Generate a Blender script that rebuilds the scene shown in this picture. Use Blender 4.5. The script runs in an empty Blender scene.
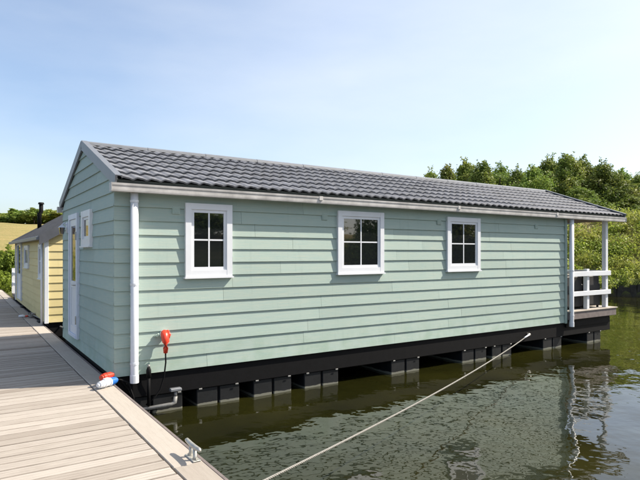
import bpy, math, random
import numpy as np
from mathutils import Vector, noise as mnoise
random.seed(7); rng = np.random.default_rng(7)
R = math.radians
S = bpy.context.scene
col = S.collection

# ------------------------------------------------------------------ camera
cam_d = bpy.data.cameras.new('camera'); cam = bpy.data.objects.new('camera', cam_d); col.objects.link(cam)
cam.location = (-1.73, -7.45, 1.63)
cam.rotation_euler = (R(90), 0, R(-33.64))
cam_d.sensor_width = 36; cam_d.lens = 30.6; cam_d.shift_y = 0.0203
cam_d.clip_start = 0.05; cam_d.clip_end = 4000
S.camera = cam

# ------------------------------------------------------------------ world and sun
SUN = Vector((1.0, -0.40, 1.02)).normalized()            # direction towards the sun
elev = math.asin(SUN.z); azim = math.atan2(SUN.x, SUN.y)
W = bpy.data.worlds.new("World"); S.world = W; W.use_nodes = True
nt = W.node_tree; nt.nodes.clear()
out = nt.nodes.new('ShaderNodeOutputWorld'); bg = nt.nodes.new('ShaderNodeBackground')
sky = nt.nodes.new('ShaderNodeTexSky'); sky.sky_type = 'NISHITA'; sky.sun_disc = False
sky.sun_elevation = elev; sky.sun_rotation = azim
sky.air_density = 1.0; sky.dust_density = 1.7; sky.ozone_density = 2.2; sky.altitude = 0
bg.inputs['Strength'].default_value = 0.12
tc = nt.nodes.new('ShaderNodeTexCoord')
mp = nt.nodes.new('ShaderNodeMapping'); mp.inputs['Scale'].default_value = (1.0, 1.0, 3.6)
n1 = nt.nodes.new('ShaderNodeTexNoise'); n1.inputs['Scale'].default_value = 1.5; n1.inputs['Detail'].default_value = 7; n1.inputs['Roughness'].default_value = 0.5
cr = nt.nodes.new('ShaderNodeValToRGB'); cr.color_ramp.elements[0].position = 0.38; cr.color_ramp.elements[1].position = 0.85
cr.color_ramp.elements[0].color = (0.02, 0.02, 0.02, 1); cr.color_ramp.elements[1].color = (0.42, 0.42, 0.42, 1)
mix = nt.nodes.new('ShaderNodeMix'); mix.data_type = 'RGBA'
mix.inputs[7].default_value = (5.2, 5.35, 5.5, 1)
L = nt.links.new
L(tc.outputs['Generated'], mp.inputs['Vector']); L(mp.outputs['Vector'], n1.inputs['Vector'])
L(n1.outputs['Fac'], cr.inputs['Fac'])
# the haze veil thickens towards the sun's side of the sky
dt = nt.nodes.new('ShaderNodeVectorMath'); dt.operation = 'DOT_PRODUCT'; L(tc.outputs['Generated'], dt.inputs[0]); dt.inputs[1].default_value = tuple(SUN)
mr = nt.nodes.new('ShaderNodeMapRange'); mr.interpolation_type = 'SMOOTHSTEP'; L(dt.outputs['Value'], mr.inputs[0])
for i_, v_ in enumerate((-0.05, 0.95, 0.0, 0.50)): mr.inputs[i_+1].default_value = v_
ad = nt.nodes.new('ShaderNodeMath'); ad.operation = 'ADD'; ad.use_clamp = True; L(mr.outputs[0], ad.inputs[0]); L(cr.outputs['Color'], ad.inputs[1])
L(ad.outputs[0], mix.inputs[0])
L(sky.outputs['Color'], mix.inputs[6]); L(mix.outputs[2], bg.inputs['Color']); L(bg.outputs[0], out.inputs['Surface'])

sl = bpy.data.lights.new('sun', 'SUN'); so = bpy.data.objects.new('sun', sl); col.objects.link(so)
sl.energy = 5.0; sl.angle = R(0.5); sl.color = (1.0, 0.91, 0.77)
so.rotation_euler = SUN.to_track_quat('Z', 'Y').to_euler(); so.location = (20, -10, 20)
vs = S.view_settings; vs.view_transform = 'Standard'; vs.look = 'None'; vs.gamma = 1; vs.use_curve_mapping = False
vs.exposure = 0.85

# ------------------------------------------------------------------ materials
def new_mat(name):
    m = bpy.data.materials.new(name); m.use_nodes = True
    return m, m.node_tree, m.node_tree.nodes['Principled BSDF']
def node(t, typ, **kw):
    n = t.nodes.new(typ)
    for k, v in kw.items(): setattr(n, k, v)
    return n
def mixrgb(t, fac, a, b, mode='MIX'):
    m = node(t, 'ShaderNodeMix', data_type='RGBA', blend_type=mode)
    for i, v in ((0, fac), (6, a), (7, b)):
        if hasattr(v, 'links') or isinstance(v, bpy.types.NodeSocket): t.links.new(v, m.inputs[i])
        else: m.inputs[i].default_value = v if i == 0 else (v[0], v[1], v[2], 1)
    return m.outputs[2]
def ramp(t, src, p0, p1, c0=0.0, c1=1.0):
    r = node(t, 'ShaderNodeMapRange'); t.links.new(src, r.inputs[0])
    for i, v in enumerate((p0, p1, c0, c1)): r.inputs[i+1].default_value = v
    return r.outputs[0]
def noise(t, scale, detail=4, vec=None, st=None, rough=0.55):
    n = node(t, 'ShaderNodeTexNoise'); n.inputs['Scale'].default_value = scale; n.inputs['Detail'].default_value = detail
    n.inputs['Roughness'].default_value = rough
    if vec is not None:
        if st:
            m = node(t, 'ShaderNodeMapping'); m.inputs['Scale'].default_value = st; t.links.new(vec, m.inputs['Vector']); vec = m.outputs[0]
        t.links.new(vec, n.inputs['Vector'])
    return n.outputs['Fac']
def bump(t, p, h, strength=0.3, dist=0.01, normal=None):
    b = node(t, 'ShaderNodeBump'); b.inputs['Strength'].default_value = strength; b.inputs['Distance'].default_value = dist
    t.links.new(h, b.inputs['Height'])
    if normal is not None: t.links.new(normal, b.inputs['Normal'])
    t.links.new(b.outputs[0], p.inputs['Normal']); return b.outputs[0]
def geo(t): return node(t, 'ShaderNodeNewGeometry').outputs['Position']
def rnd(t): return node(t, 'ShaderNodeObjectInfo').outputs['Random']

def simple(name, c, rough=0.6, metal=0.0, var=0.15, scale=12, bmp=0.1, spec=0.5):
    m, t, p = new_mat(name)
    P = geo(t); f = noise(t, scale, 5, P)
    k = ramp(t, f, 0.3, 0.7, 1-var, 1+var)
    cc = mixrgb(t, 1.0, c, (1, 1, 1), 'MULTIPLY')
    mm = node(t, 'ShaderNodeVectorMath', operation='SCALE'); t.links.new(cc, mm.inputs[0]); t.links.new(k, mm.inputs['Scale'])
    t.links.new(mm.outputs[0], p.inputs['Base Color'])
    p.inputs['Roughness'].default_value = rough; p.inputs['Metallic'].default_value = metal
    p.inputs['Specular IOR Level'].default_value = spec
    if bmp: bump(t, p, noise(t, scale*6, 3, P), bmp, 0.004)
    return m
def painted_board(name, c, c2, along=(0.6, 0.6, 14)):
    m, t, p = new_mat(name)
    P = geo(t); r = rnd(t)
    f = noise(t, 5, 6, P, along, 0.65); g = noise(t, 0.9, 3, P)
    a = mixrgb(t, ramp(t, f, 0.3, 0.75), c, c2)
    a = mixrgb(t, ramp(t, g, 0.45, 0.8, 0, 0.30), a, tuple(x*0.86 for x in c))
    k = ramp(t, r, 0, 1, 0.93, 1.05)
    # streaks of grime running down from the joints
    zz = node(t, 'ShaderNodeSeparateXYZ'); t.links.new(P, zz.inputs[0])
    alg = node(t, 'ShaderNodeMath', operation='MULTIPLY'); t.links.new(ramp(t, zz.outputs[2], 0.0, 0.55, 0.5, 0.0), alg.inputs[0]); t.links.new(ramp(t, noise(t, 4, 6, P), 0.4, 0.65), alg.inputs[1])
    a = mixrgb(t, alg.outputs[0], a, tuple(x*y for x, y in zip(c, (0.72, 0.78, 0.62))))
    s = noise(t, 3.0, 5, P, (5, 5, 0.35), 0.6)
    a = mixrgb(t, ramp(t, s, 0.58, 0.80, 0, 0.22), a, tuple(x*0.62 for x in c))
    mm = node(t, 'ShaderNodeVectorMath', operation='SCALE'); t.links.new(a, mm.inputs[0]); t.links.new(k, mm.inputs['Scale'])
    t.links.new(mm.outputs[0], p.inputs['Base Color'])
    p.inputs['Roughness'].default_value = 0.62; p.inputs['Specular IOR Level'].default_value = 0.3
    bump(t, p, noise(t, 9, 6, P, (1.2, 1.2, 14), 0.7), 0.35, 0.004)
    return m
M = {}
M['green'] = painted_board('green_painted_board', (0.300, 0.405, 0.380), (0.395, 0.445, 0.385))
M['yellow'] = painted_board('yellow_painted_board', (0.60, 0.50, 0.25), (0.66, 0.55, 0.29))
M['white'] = simple('white_paint', (0.68, 0.70, 0.74), 0.42, 0, 0.04, 4, 0.03)
M['gutter'] = simple('cream_gutter', (0.48, 0.465, 0.455), 0.45, 0, 0.25, 5, 0.05)
M['barge'] = simple('grey_flashing', (0.17, 0.18, 0.20), 0.45, 0.15, 0.08, 6, 0.05)
M['tile'] = simple('grey_roof_tile', (0.150, 0.157, 0.180), 0.66, 0.0, 0.3, 5, 0.25, 0.35)
def lichen(m):
    t = m.node_tree; p = t.nodes['Principled BSDF']; P = geo(t); src = p.inputs['Base Color'].links[0].from_socket
    a = mixrgb(t, ramp(t, noise(t, 26, 4, P), 0.62, 0.70, 0, 0.5), src, (0.30, 0.30, 0.25))
    a = mixrgb(t, ramp(t, noise(t, 1.6, 5, P, (1, 0.5, 1)), 0.50, 0.72, 0, 0.45), a, (0.11, 0.11, 0.115))
    t.links.new(a, p.inputs['Base Color'])
lichen(M['tile'])
M['darkroof'] = simple('dark_roof', (0.07, 0.075, 0.09), 0.55, 0, 0.15, 5, 0.15)
M['black'] = simple('black_rubber', (0.004, 0.004, 0.005), 0.7, 0, 0.2, 8, 0.2, 0.15)
M['core'] = simple('dark_inner_wall', (0.05, 0.06, 0.055), 0.8)
M['galv'] = simple('galvanised_metal', (0.42, 0.41, 0.38), 0.42, 0.55, 0.2, 20, 0.15)
M['zinc'] = simple('zinc_pipe', (0.22, 0.22, 0.215), 0.6, 0.2, 0.25, 20, 0.15)
M['red'] = simple('red_plastic', (0.62, 0.045, 0.02), 0.35, 0, 0.08, 10, 0)
M['blue'] = simple('blue_plastic', (0.02, 0.14, 0.48), 0.35, 0, 0.08, 10, 0)
M['rope'] = simple('pale_rope', (0.25, 0.24, 0.22), 0.85, 0, 0.2, 60, 0.5)
M['rattan'] = simple('black_rattan', (0.018, 0.016, 0.017), 0.6, 0, 0.3, 60, 0.5)
M['cushion'] = simple('dark_red_cushion', (0.09, 0.016, 0.018), 0.9, 0, 0.15, 30, 0.2)
M['deckgrey'] = simple('grey_deck_edge', (0.15, 0.125, 0.12), 0.7, 0, 0.2, 9, 0.2)
M['piling'] = simple('dark_wet_timber', (0.030, 0.026, 0.018), 0.8, 0, 0.5, 5, 0.5)
M['brown'] = simple('brown_timber', (0.10, 0.07, 0.05), 0.8, 0, 0.3, 6, 0.3)
M['doorblue'] = simple('pale_blue_paint', (0.62, 0.66, 0.76), 0.45, 0, 0.05, 6, 0.03)

def glass_mat():
    m, t, p = new_mat('window_glass')
    P = geo(t)
    p.inputs['Base Color'].default_value = (0.010, 0.012, 0.014, 1)
    p.inputs['Roughness'].default_value = 0.02; p.inputs['Specular IOR Level'].default_value = 0.5; p.inputs['IOR'].default_value = 2.2
    bump(t, p, noise(t, 2.0, 2, P), 0.03, 0.02)
    return m
M['glass'] = glass_mat()

def deck_mat(name, c1, c2, c3, width=None):
    m, t, p = new_mat(name)
    P = geo(t); r = rnd(t)
    off = node(t, 'ShaderNodeCombineXYZ'); k = ramp(t, r, 0, 1, 0, 40); t.links.new(k, off.inputs[0]); t.links.new(k, off.inputs[2])
    va = node(t, 'ShaderNodeVectorMath', operation='ADD'); t.links.new(P, va.inputs[0]); t.links.new(off.outputs[0], va.inputs[1]); Q = va.outputs[0]
    st = (0.8, 14, 1) if width else (9, 0.8, 1)
    g = noise(t, 4, 8, Q, st, 0.75)
    a = mixrgb(t, ramp(t, g, 0.32, 0.68), c1, c2)
    cr = node(t, 'ShaderNodeValToRGB'); e = cr.color_ramp.elements
    e[0].position = 0.0; e[0].color = (0.58, 0.53, 0.49, 1); e[1].position = 1.0; e[1].color = (1.06, 1.04, 1.02, 1)
    x = e.new(0.07); x.color = (0.82, 0.79, 0.76, 1)
    t.links.new(r, cr.inputs[0])
    a = mixrgb(t, 1.0, a, cr.outputs[0], 'MULTIPLY')
    s = noise(t, 2.2, 6, Q, (1, 1, 1), 0.7)
    a = mixrgb(t, ramp(t, s, 0.55, 0.75, 0, 0.55), a, c3)
    h = g
    if width:      # darker colour along the board edges and in two shallow grooves per board
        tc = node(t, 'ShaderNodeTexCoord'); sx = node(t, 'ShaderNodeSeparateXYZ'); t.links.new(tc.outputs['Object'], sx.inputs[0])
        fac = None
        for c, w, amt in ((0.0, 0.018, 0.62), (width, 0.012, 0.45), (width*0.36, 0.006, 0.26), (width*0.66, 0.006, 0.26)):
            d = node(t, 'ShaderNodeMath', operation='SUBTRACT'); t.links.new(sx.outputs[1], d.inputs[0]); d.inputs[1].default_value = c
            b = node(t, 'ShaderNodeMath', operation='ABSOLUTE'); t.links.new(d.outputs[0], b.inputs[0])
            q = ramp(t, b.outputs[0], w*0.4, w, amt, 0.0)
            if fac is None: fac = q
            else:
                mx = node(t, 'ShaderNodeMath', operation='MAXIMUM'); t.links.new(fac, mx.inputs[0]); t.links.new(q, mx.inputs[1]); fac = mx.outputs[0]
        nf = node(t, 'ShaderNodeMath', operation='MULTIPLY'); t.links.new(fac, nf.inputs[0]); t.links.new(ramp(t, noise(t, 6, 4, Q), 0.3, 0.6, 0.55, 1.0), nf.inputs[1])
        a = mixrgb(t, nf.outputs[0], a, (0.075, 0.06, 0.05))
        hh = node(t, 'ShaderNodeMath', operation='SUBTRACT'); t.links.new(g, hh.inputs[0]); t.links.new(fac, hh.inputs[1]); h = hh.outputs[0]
    t.links.new(a, p.inputs['Base Color']); p.inputs['Roughness'].default_value = 0.85; p.inputs['Specular IOR Level'].default_value = 0.25
    bump(t, p, h, 0.5, 0.004)
    return m
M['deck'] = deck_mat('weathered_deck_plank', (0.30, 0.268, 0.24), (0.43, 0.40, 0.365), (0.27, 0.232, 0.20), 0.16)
M['strip'] = deck_mat('weathered_edge_beam', (0.36, 0.33, 0.295), (0.42, 0.39, 0.355), (0.30, 0.26, 0.22))

def pontoon_mat():
    m, t, p = new_mat('black_pontoon')
    P = geo(t); sx = node(t, 'ShaderNodeSeparateXYZ'); t.links.new(P, sx.inputs[0])
    f = noise(t, 6, 5, P)
    wob = node(t, 'ShaderNodeMath', operation='MULTIPLY_ADD'); t.links.new(f, wob.inputs[0]); wob.inputs[1].default_value = 0.05; t.links.new(sx.outputs[2], wob.inputs[2])
    band = node(t, 'ShaderNodeMath', operation='LESS_THAN'); t.links.new(wob.outputs[0], band.inputs[0]); band.inputs[1].default_value = -0.512
    a = mixrgb(t, ramp(t, f, 0.3, 0.7), (0.008, 0.009, 0.010), (0.014, 0.015, 0.017))
    a = mixrgb(t, band.outputs[0], a, (0.16, 0.16, 0.13))
    t.links.new(a, p.inputs['Base Color']); p.inputs['Roughness'].default_value = 0.6; p.inputs['Specular IOR Level'].default_value = 0.25
    bump(t, p, noise(t, 30, 4, P), 0.2, 0.005)
    return m
M['pontoon'] = pontoon_mat()

def water_mat():
    m, t, p = new_mat('murky_canal_water')
    P = geo(t)
    f = noise(t, 0.6, 5, P)
    a = mixrgb(t, ramp(t, f, 0.3, 0.7), (0.006, 0.0068, 0.0018), (0.019, 0.0185, 0.004))
    t.links.new(a, p.inputs['Base Color'])
    p.inputs['Roughness'].default_value = 0.015; p.inputs['IOR'].default_value = 1.56; p.inputs['Specular IOR Level'].default_value = 0.5
    n_a = noise(t, 3.9, 2, P, (1.0, 1.0, 1), 0.45)
    n_b = noise(t, 0.55, 2, P, (1.0, 1.0, 1), 0.4)
    n_c = noise(t, 9.0, 2, P, (1.0, 1.0, 1), 0.4)
    s = node(t, 'ShaderNodeMath', operation='MULTIPLY_ADD'); t.links.new(n_a, s.inputs[0]); s.inputs[1].default_value = 0.0125
    u = node(t, 'ShaderNodeMath', operation='MULTIPLY'); t.links.new(n_b, u.inputs[0]); u.inputs[1].default_value = 0.045; t.links.new(u.outputs[0], s.inputs[2])
    v = node(t, 'ShaderNodeMath', operation='MULTIPLY_ADD'); t.links.new(n_c, v.inputs[0]); v.inputs[1].default_value = 0.0006; t.links.new(s.outputs[0], v.inputs[2])
    bump(t, p, v.outputs[0], 1.0, 0.55)
    return m
M['water'] = water_mat()

def leaf_mat(name, cols, trans=0.4):
    m = bpy.data.materials.new(name); m.use_nodes = True; t = m.node_tree; t.nodes.clear()
    o = node(t, 'ShaderNodeOutputMaterial'); d = node(t, 'ShaderNodeBsdfPrincipled'); tr = node(t, 'ShaderNodeBsdfTranslucent'); mx = node(t, 'ShaderNodeMixShader')
    P = geo(t); isl = node(t, 'ShaderNodeNewGeometry').outputs['Random Per Island']
    f = noise(t, 0.7, 3, P)
    a = mixrgb(t, ramp(t, isl, 0, 1), cols[0], cols[1])
    a = mixrgb(t, ramp(t, f, 0.42, 0.66), a, cols[2])
    hv = node(t, 'ShaderNodeMath', operation='FRACT'); h2 = node(t, 'ShaderNodeMath', operation='MULTIPLY'); t.links.new(rnd(t), h2.inputs[0]); h2.inputs[1].default_value = 7.31; t.links.new(h2.outputs[0], hv.inputs[0])
    a = mixrgb(t, ramp(t, hv.outputs[0], 0, 1, 0, 0.5), a, tuple(x*y for x, y in zip(cols[1], (0.62, 0.95, 0.9))))
    k = ramp(t, rnd(t), 0, 1, 0.75, 1.2)
    mm = node(t, 'ShaderNodeVectorMath', operation='SCALE'); t.links.new(a, mm.inputs[0]); t.links.new(k, mm.inputs['Scale'])
    t.links.new(mm.outputs[0], d.inputs['Base Color']); d.inputs['Roughness'].default_value = 0.55; d.inputs['Specular IOR Level'].default_value = 0.3
    t.links.new(mm.outputs[0], tr.inputs['Color']); mx.inputs[0].default_value = trans
    t.links.new(d.outputs[0], mx.inputs[1]); t.links.new(tr.outputs[0], mx.inputs[2]); t.links.new(mx.outputs[0], o.inputs['Surface'])
    return m
M['leaf'] = leaf_mat('tree_leaves', ((0.13, 0.18, 0.035), (0.24, 0.29, 0.055), (0.30, 0.30, 0.07)))
M['leafbank'] = leaf_mat('bank_leaves', ((0.17, 0.20, 0.03), (0.36, 0.37, 0.06), (0.36, 0.29, 0.08)))
M['leafbush'] = leaf_mat('bush_leaves', ((0.17, 0.22, 0.02), (0.30, 0.32, 0.04), (0.24, 0.26, 0.04)))
M['bark'] = simple('tree_bark', (0.07, 0.055, 0.04), 0.9, 0, 0.3, 8, 0.5)

def ground_mat():
    m, t, p = new_mat('grassy_ground')
    P = geo(t); sx = node(t, 'ShaderNodeSeparateXYZ'); t.links.new(P, sx.inputs[0])
    f = noise(t, 0.12, 6, P, None, 0.65); g = noise(t, 1.6, 6, P, None, 0.7)
    a = mixrgb(t, ramp(t, f, 0.35, 0.62), (0.27, 0.215, 0.085), (0.21, 0.195, 0.07))
    a = mixrgb(t, ramp(t, g, 0.35, 0.7), a, (0.32, 0.245, 0.11))
    a = mixrgb(t, ramp(t, noise(t, 0.35, 7, P, (0.35, 1.4, 1), 0.75), 0.48, 0.62, 0, 0.75), a, (0.17, 0.17, 0.06))
    # green verge low on the bank, mud under water
    low = ramp(t, sx.outputs[2], 0.25, 1.3, 1.0, 0.0)
    a = mixrgb(t, low, a, (0.10, 0.12, 0.03))
    mud = ramp(t, sx.outputs[2], -0.5, -0.2, 1.0, 0.0)
    a = mixrgb(t, mud, a, (0.05, 0.045, 0.03))
    t.links.new(a, p.inputs['Base Color']); p.inputs['Roughness'].default_value = 0.95; p.inputs['Specular IOR Level'].default_value = 0.1
    bump(t, p, noise(t, 3, 6, P, None, 0.75), 0.8, 0.15)
    return m
M['ground'] = ground_mat()
M['path'] = simple('pale_gravel', (0.42, 0.38, 0.33), 0.9, 0, 0.2, 6, 0.3)

# ------------------------------------------------------------------ mesh helpers
class MB:
    def __init__(s): s.v = []; s.f = []; s.sm = False
    def box(s, x0, x1, y0, y1, z0, z1, bev=0.0):
        if bev:
            b = bev; n = len(s.v)
            # chamfered box: three rings per axis are overkill; inset the corners on every face
            for ax in range(3):
                for sgn in (0, 1):
                    lo = [x0, y0, z0]; hi = [x1, y1, z1]
                    a1, a2 = [(1, 2), (2, 0), (0, 1)][ax]
                    q = []
                    for u, w in ((0, 0), (1, 0), (1, 1), (0, 1)):
                        p = [0, 0, 0]; p[ax] = (lo, hi)[sgn][ax]
                        p[a1] = hi[a1]-b if u else lo[a1]+b; p[a2] = hi[a2]-b if w else lo[a2]+b
                        q.append(tuple(p))
                    k = len(s.v); s.v += q; s.f.append((k, k+1, k+2, k+3) if sgn else (k+3, k+2, k+1, k))
            F = lambda ax, sg, u, w: n + (ax*2+sg)*4 + {(0, 0): 0, (1, 0): 1, (1, 1): 2, (0, 1): 3}[(u, w)]
            # edges
            for ax in range(3):
                a1, a2 = [(1, 2), (2, 0), (0, 1)][ax]
                for s1 in (0, 1):
                    for s2 in (0, 1):
                        # edge parallel to ax at (a1=s1,a2=s2) between face (a1,s1) and face (a2,s2)
                        def idx(face_ax, sg, other_ax, other_s, along_s):
                            b1, b2 = [(1, 2), (2, 0), (0, 1)][face_ax]
                            d = {other_ax: other_s, ax: along_s}
                            return F(face_ax, sg, d[b1], d[b2])
                        p0 = idx(a1, s1, a2, s2, 0); p1 = idx(a1, s1, a2, s2, 1)
                        q0 = idx(a2, s2, a1, s1, 0); q1 = idx(a2, s2, a1, s1, 1)
                        s.f.append((p0, p1, q1, q0) if (s1 ^ s2) else (p0, q0, q1, p1))
            for sx in (0, 1):
                for sy in (0, 1):
                    for sz in (0, 1):
                        a = F(0, sx, sy, sz); b_ = F(1, sy, sz, sx); c = F(2, sz, sx, sy)
                        s.f.append((a, b_, c) if (sx+sy+sz) % 2 else (a, c, b_))
            return s
        n = len(s.v)
        s.v += [(x0, y0, z0), (x1, y0, z0), (x1, y1, z0), (x0, y1, z0), (x0, y0, z1), (x1, y0, z1), (x1, y1, z1), (x0, y1, z1)]
        s.f += [(n, n+3, n+2, n+1), (n+4, n+5, n+6, n+7), (n, n+1, n+5, n+4), (n+1, n+2, n+6, n+5), (n+2, n+3, n+7, n+6), (n+3, n, n+4, n+7)]
        return s
    def hexa(s, p):       # 8 points: bottom ring 0-3, top ring 4-7
        n = len(s.v); s.v += [tuple(q) for q in p]
        s.f += [(n, n+3, n+2, n+1), (n+4, n+5, n+6, n+7), (n, n+1, n+5, n+4), (n+1, n+2, n+6, n+5), (n+2, n+3, n+7, n+6), (n+3, n, n+4, n+7)]
        return s
    def tube(s, pts, r, seg=10, cap=True):
        pts = [Vector(p) for p in pts]; rs = r if isinstance(r, (list, tuple)) else [r]*len(pts)
        n = len(s.v); up = None
        for i, p in enumerate(pts):
            d = (pts[min(i+1, len(pts)-1)] - pts[max(i-1, 0)]).normalized()
            if up is None: up = Vector((0, 0, 1)) if abs(d.z) < 0.9 else Vector((1, 0, 0))
            a = d.cross(up).normalized(); b = d.cross(a).normalized(); up = -b if False else up
            for k in range(seg):
                t = 2*math.pi*k/seg; q = p + (a*math.cos(t) + b*math.sin(t))*rs[i]; s.v.append(tuple(q))
        for i in range(len(pts)-1):
            for k in range(seg):
                k2 = (k+1) % seg; s.f.append((n+i*seg+k, n+i*seg+k2, n+(i+1)*seg+k2, n+(i+1)*seg+k))
        if cap:
            s.f.append(tuple(n+k for k in range(seg))[::-1]); m = n+(len(pts)-1)*seg; s.f.append(tuple(m+k for k in range(seg)))
        return s
    def mesh(s, name, mat, smooth=False):
        me = bpy.data.meshes.new(name); me.from_pydata(s.v, [], s.f); me.update()
        if mat: me.materials.append(M[mat])
        if smooth: me.shade_smooth()
        return me
    def build(s, name, mat, parent=None, smooth=False, **tags):
        me = s.mesh(name, mat, smooth)
        return link(name, me, parent, **tags)
def link(name, me, parent=None, **tags):
    o = bpy.data.objects.new(name, me); col.objects.link(o)
    if parent: o.parent = parent
    for k, v in tags.items():
        if v is not None: o[k] = v
    return o
def thing(name, label, cat, loc=(0, 0, 0), rz=0, group=None):
    o = bpy.data.objects.new(name, None); col.objects.link(o); o.location = loc; o.rotation_euler = (0, 0, rz); o.empty_display_size = 0.2
    o['label'] = label; o['category'] = cat
    if group: o['group'] = group
    return o
def children(o): return [c for c in bpy.data.objects if c.parent == o]

# ------------------------------------------------------------------ terrain and water
WATER = -0.57
shore = [(-90, 22.6), (-20, 22.4), (2, 22.2), (14, 17.5), (25, 8.5), (32, 1), (46, -16), (44, -33), (20, -42), (-30, -44), (-90, -44)]
def shore_dist(x, y):
    x = np.asarray(x, float); y = np.asarray(y, float)
    d = np.full(x.shape, 1e9); inside = np.zeros(x.shape, bool)
    n = len(shore)
    for i in range(n):
        x0, y0 = shore[i]; x1, y1 = shore[(i+1) % n]
        t = np.clip(((x-x0)*(x1-x0)+(y-y0)*(y1-y0))/((x1-x0)**2+(y1-y0)**2), 0, 1)
        d = np.minimum(d, np.hypot(x-x0-t*(x1-x0), y-y0-t*(y1-y0)))
        c = ((y0 > y) != (y1 > y)) & (x < (x1-x0)*(y-y0)/(y1-y0+1e-12)+x0)
        inside ^= c
    return np.where(inside, -d, d)
def sstep(a, b, x):
    t = np.clip((x-a)/(b-a), 0, 1); return t*t*(3-2*t)
def terrain(x, y):
    x = np.asarray(x, float); y = np.asarray(y, float)
    D = shore_dist(x, y)
    ang = np.degrees(np.arctan2(x+1.73, y+7.45))          # bearing: low meadow to the north, high bank to the east
    w = sstep(17, 30, ang) * (1 - sstep(150, 175, ang))
    low = -0.12 + 0.9*sstep(2, 14, D) + 7.7*sstep(10, 120, D)
    high = 0.22 + 3.5*sstep(0.2, 7.5, D) + 1.2*sstep(8, 60, D)
    und = 0.25*np.sin(x*0.21+1.3)*np.cos(y*0.17) + 0.12*np.sin(x*0.53+y*0.41)
    h = low*(1-w) + high*w + und*sstep(1.5, 12, D)
    return np.where(D > 0, h, -0.12*(1-w)+0.22*w - 2.2*sstep(0, 0.5, -D))
def axis(lo, hi, c0, c1, st):
    a = list(np.arange(c0, c1+1e-6, st)); s = st
    while a[-1] < hi: s *= 1.25; a.append(a[-1]+s)
    s = st
    while a[0] > lo: s *= 1.25; a.insert(0, a[0]-s)
    return np.array(a)
xs = axis(-1500, 1800, -12, 60, 0.5); ys = axis(-1200, 2000, -46, 34, 0.5)
X, Y = np.meshgrid(xs, ys, indexing='ij'); Z = terrain(X, Y)
nx, ny = X.shape
I = np.arange(nx*ny).reshape(nx, ny)
quads = np.stack([I[:-1, :-1], I[1:, :-1], I[1:, 1:], I[:-1, 1:]], -1).reshape(-1, 4)
def np_mesh(name, V, F, mat, smooth=False):
    me = bpy.data.meshes.new(name); k = F.shape[1]
    me.vertices.add(len(V)); me.vertices.foreach_set('co', np.ascontiguousarray(V, dtype=np.float32).ravel())
    me.loops.add(F.size); me.loops.foreach_set('vertex_index', F.astype(np.int32).ravel())
    me.polygons.add(len(F)); me.polygons.foreach_set('loop_start', np.arange(0, F.size, k, dtype=np.int32))
    if smooth: me.polygons.foreach_set('use_smooth', np.ones(len(F), bool))
    me.update(calc_edges=True); me.materials.append(M[mat]); return me
link('ground', np_mesh('ground', np.stack([X, Y, Z], -1).reshape(-1, 3), quads, 'ground', True), kind='structure')

def wave_sheet():
    # gentle real ripples near the camera, flat beyond; the material adds the finest ones
    xs = axis(-89, 60, -3, 16, 0.11); ys = axis(-109, 22.6, -9, 6, 0.11)
    xs = xs[(xs > -89.9) & (xs < 61)]; ys = ys[(ys > -109.5) & (ys < 23.5)]
    X, Y = np.meshgrid(xs, ys, indexing='ij'); Z = np.full(X.shape, WATER)
    for i in range(14):
        a = rng.uniform(0, 2*math.pi); lam = rng.uniform(0.5, 2.2); k = 2*math.pi/lam
        Z += 0.00085*lam*np.sin(k*(X*math.cos(a)+Y*math.sin(a))+rng.uniform(0, 6.28)) * np.exp(-(np.hypot(X-4, Y+2)/22)**2)
    nx, ny = X.shape; I = np.arange(nx*ny).reshape(nx, ny)
    F = np.stack([I[:-1, :-1], I[1:, :-1], I[1:, 1:], I[:-1, 1:]], -1).reshape(-1, 4)
    return np_mesh('water', np.stack([X, Y, Z], -1).reshape(-1, 3), F, 'water', True)
link('water', wave_sheet(), kind='structure')

# gravel path along the low shore, 4 mm and more above the ground
pv = []; pf = []
pxs = np.arange(-40, 9, 0.5)
for i, x in enumerate(pxs):
    for y in (22.9, 23.6, 24.3):
        pv.append((x, y + 0.15*math.sin(x*0.4), float(terrain(x, y))+0.03))
for i in range(len(pxs)-1):
    for j in range(2): pf.append((i*3+j, (i+1)*3+j, (i+1)*3+j+1, i*3+j+1))
me = bpy.data.meshes.new('path'); me.from_pydata(pv, [], pf); me.materials.append(M['path']); link('path', me, kind='structure')

# ------------------------------------------------------------------ jetty
jetty = thing('jetty', 'weathered wooden jetty of grey-pink cross planks running past both floating houses', 'jetty')
JZ = -0.08
PL = 0.16
def plank_mesh(w, l, th, seed):
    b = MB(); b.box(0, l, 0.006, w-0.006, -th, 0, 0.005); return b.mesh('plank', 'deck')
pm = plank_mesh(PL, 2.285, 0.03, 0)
y = -11.0; i = 0
while y < 22.6:
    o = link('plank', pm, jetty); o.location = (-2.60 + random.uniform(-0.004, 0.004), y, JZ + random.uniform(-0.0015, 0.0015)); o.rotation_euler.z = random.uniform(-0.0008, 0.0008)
    o.rotation_euler.x = random.uniform(-0.012, 0.012)
    y += PL
for side, (xa, xb) in enumerate(((-0.302, -0.060), (-2.86, -2.61))):
    y = -11.0
    while y < 22.6:
        ln = min(3.9, 22.6-y)
        b = MB(); b.box(xa, xb, y, y+ln-0.008, -0.20, JZ+0.004, 0.006); b.build('edge_beam', 'strip', jetty); y += ln
    y = -11
    xo = (-0.056, -0.02) if side == 0 else (-2.90, -2.864)
    b = MB(); b.box(xo[0], xo[1], y, 22.6, -0.26, JZ-0.004, 0.006); b.build('fender_rail', 'deckgrey', jetty)
b = MB(); b.box(-2.8, -0.1, -11, 22.6, -0.30, -0.21); b.build('support_beam', 'piling', jetty)
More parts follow.
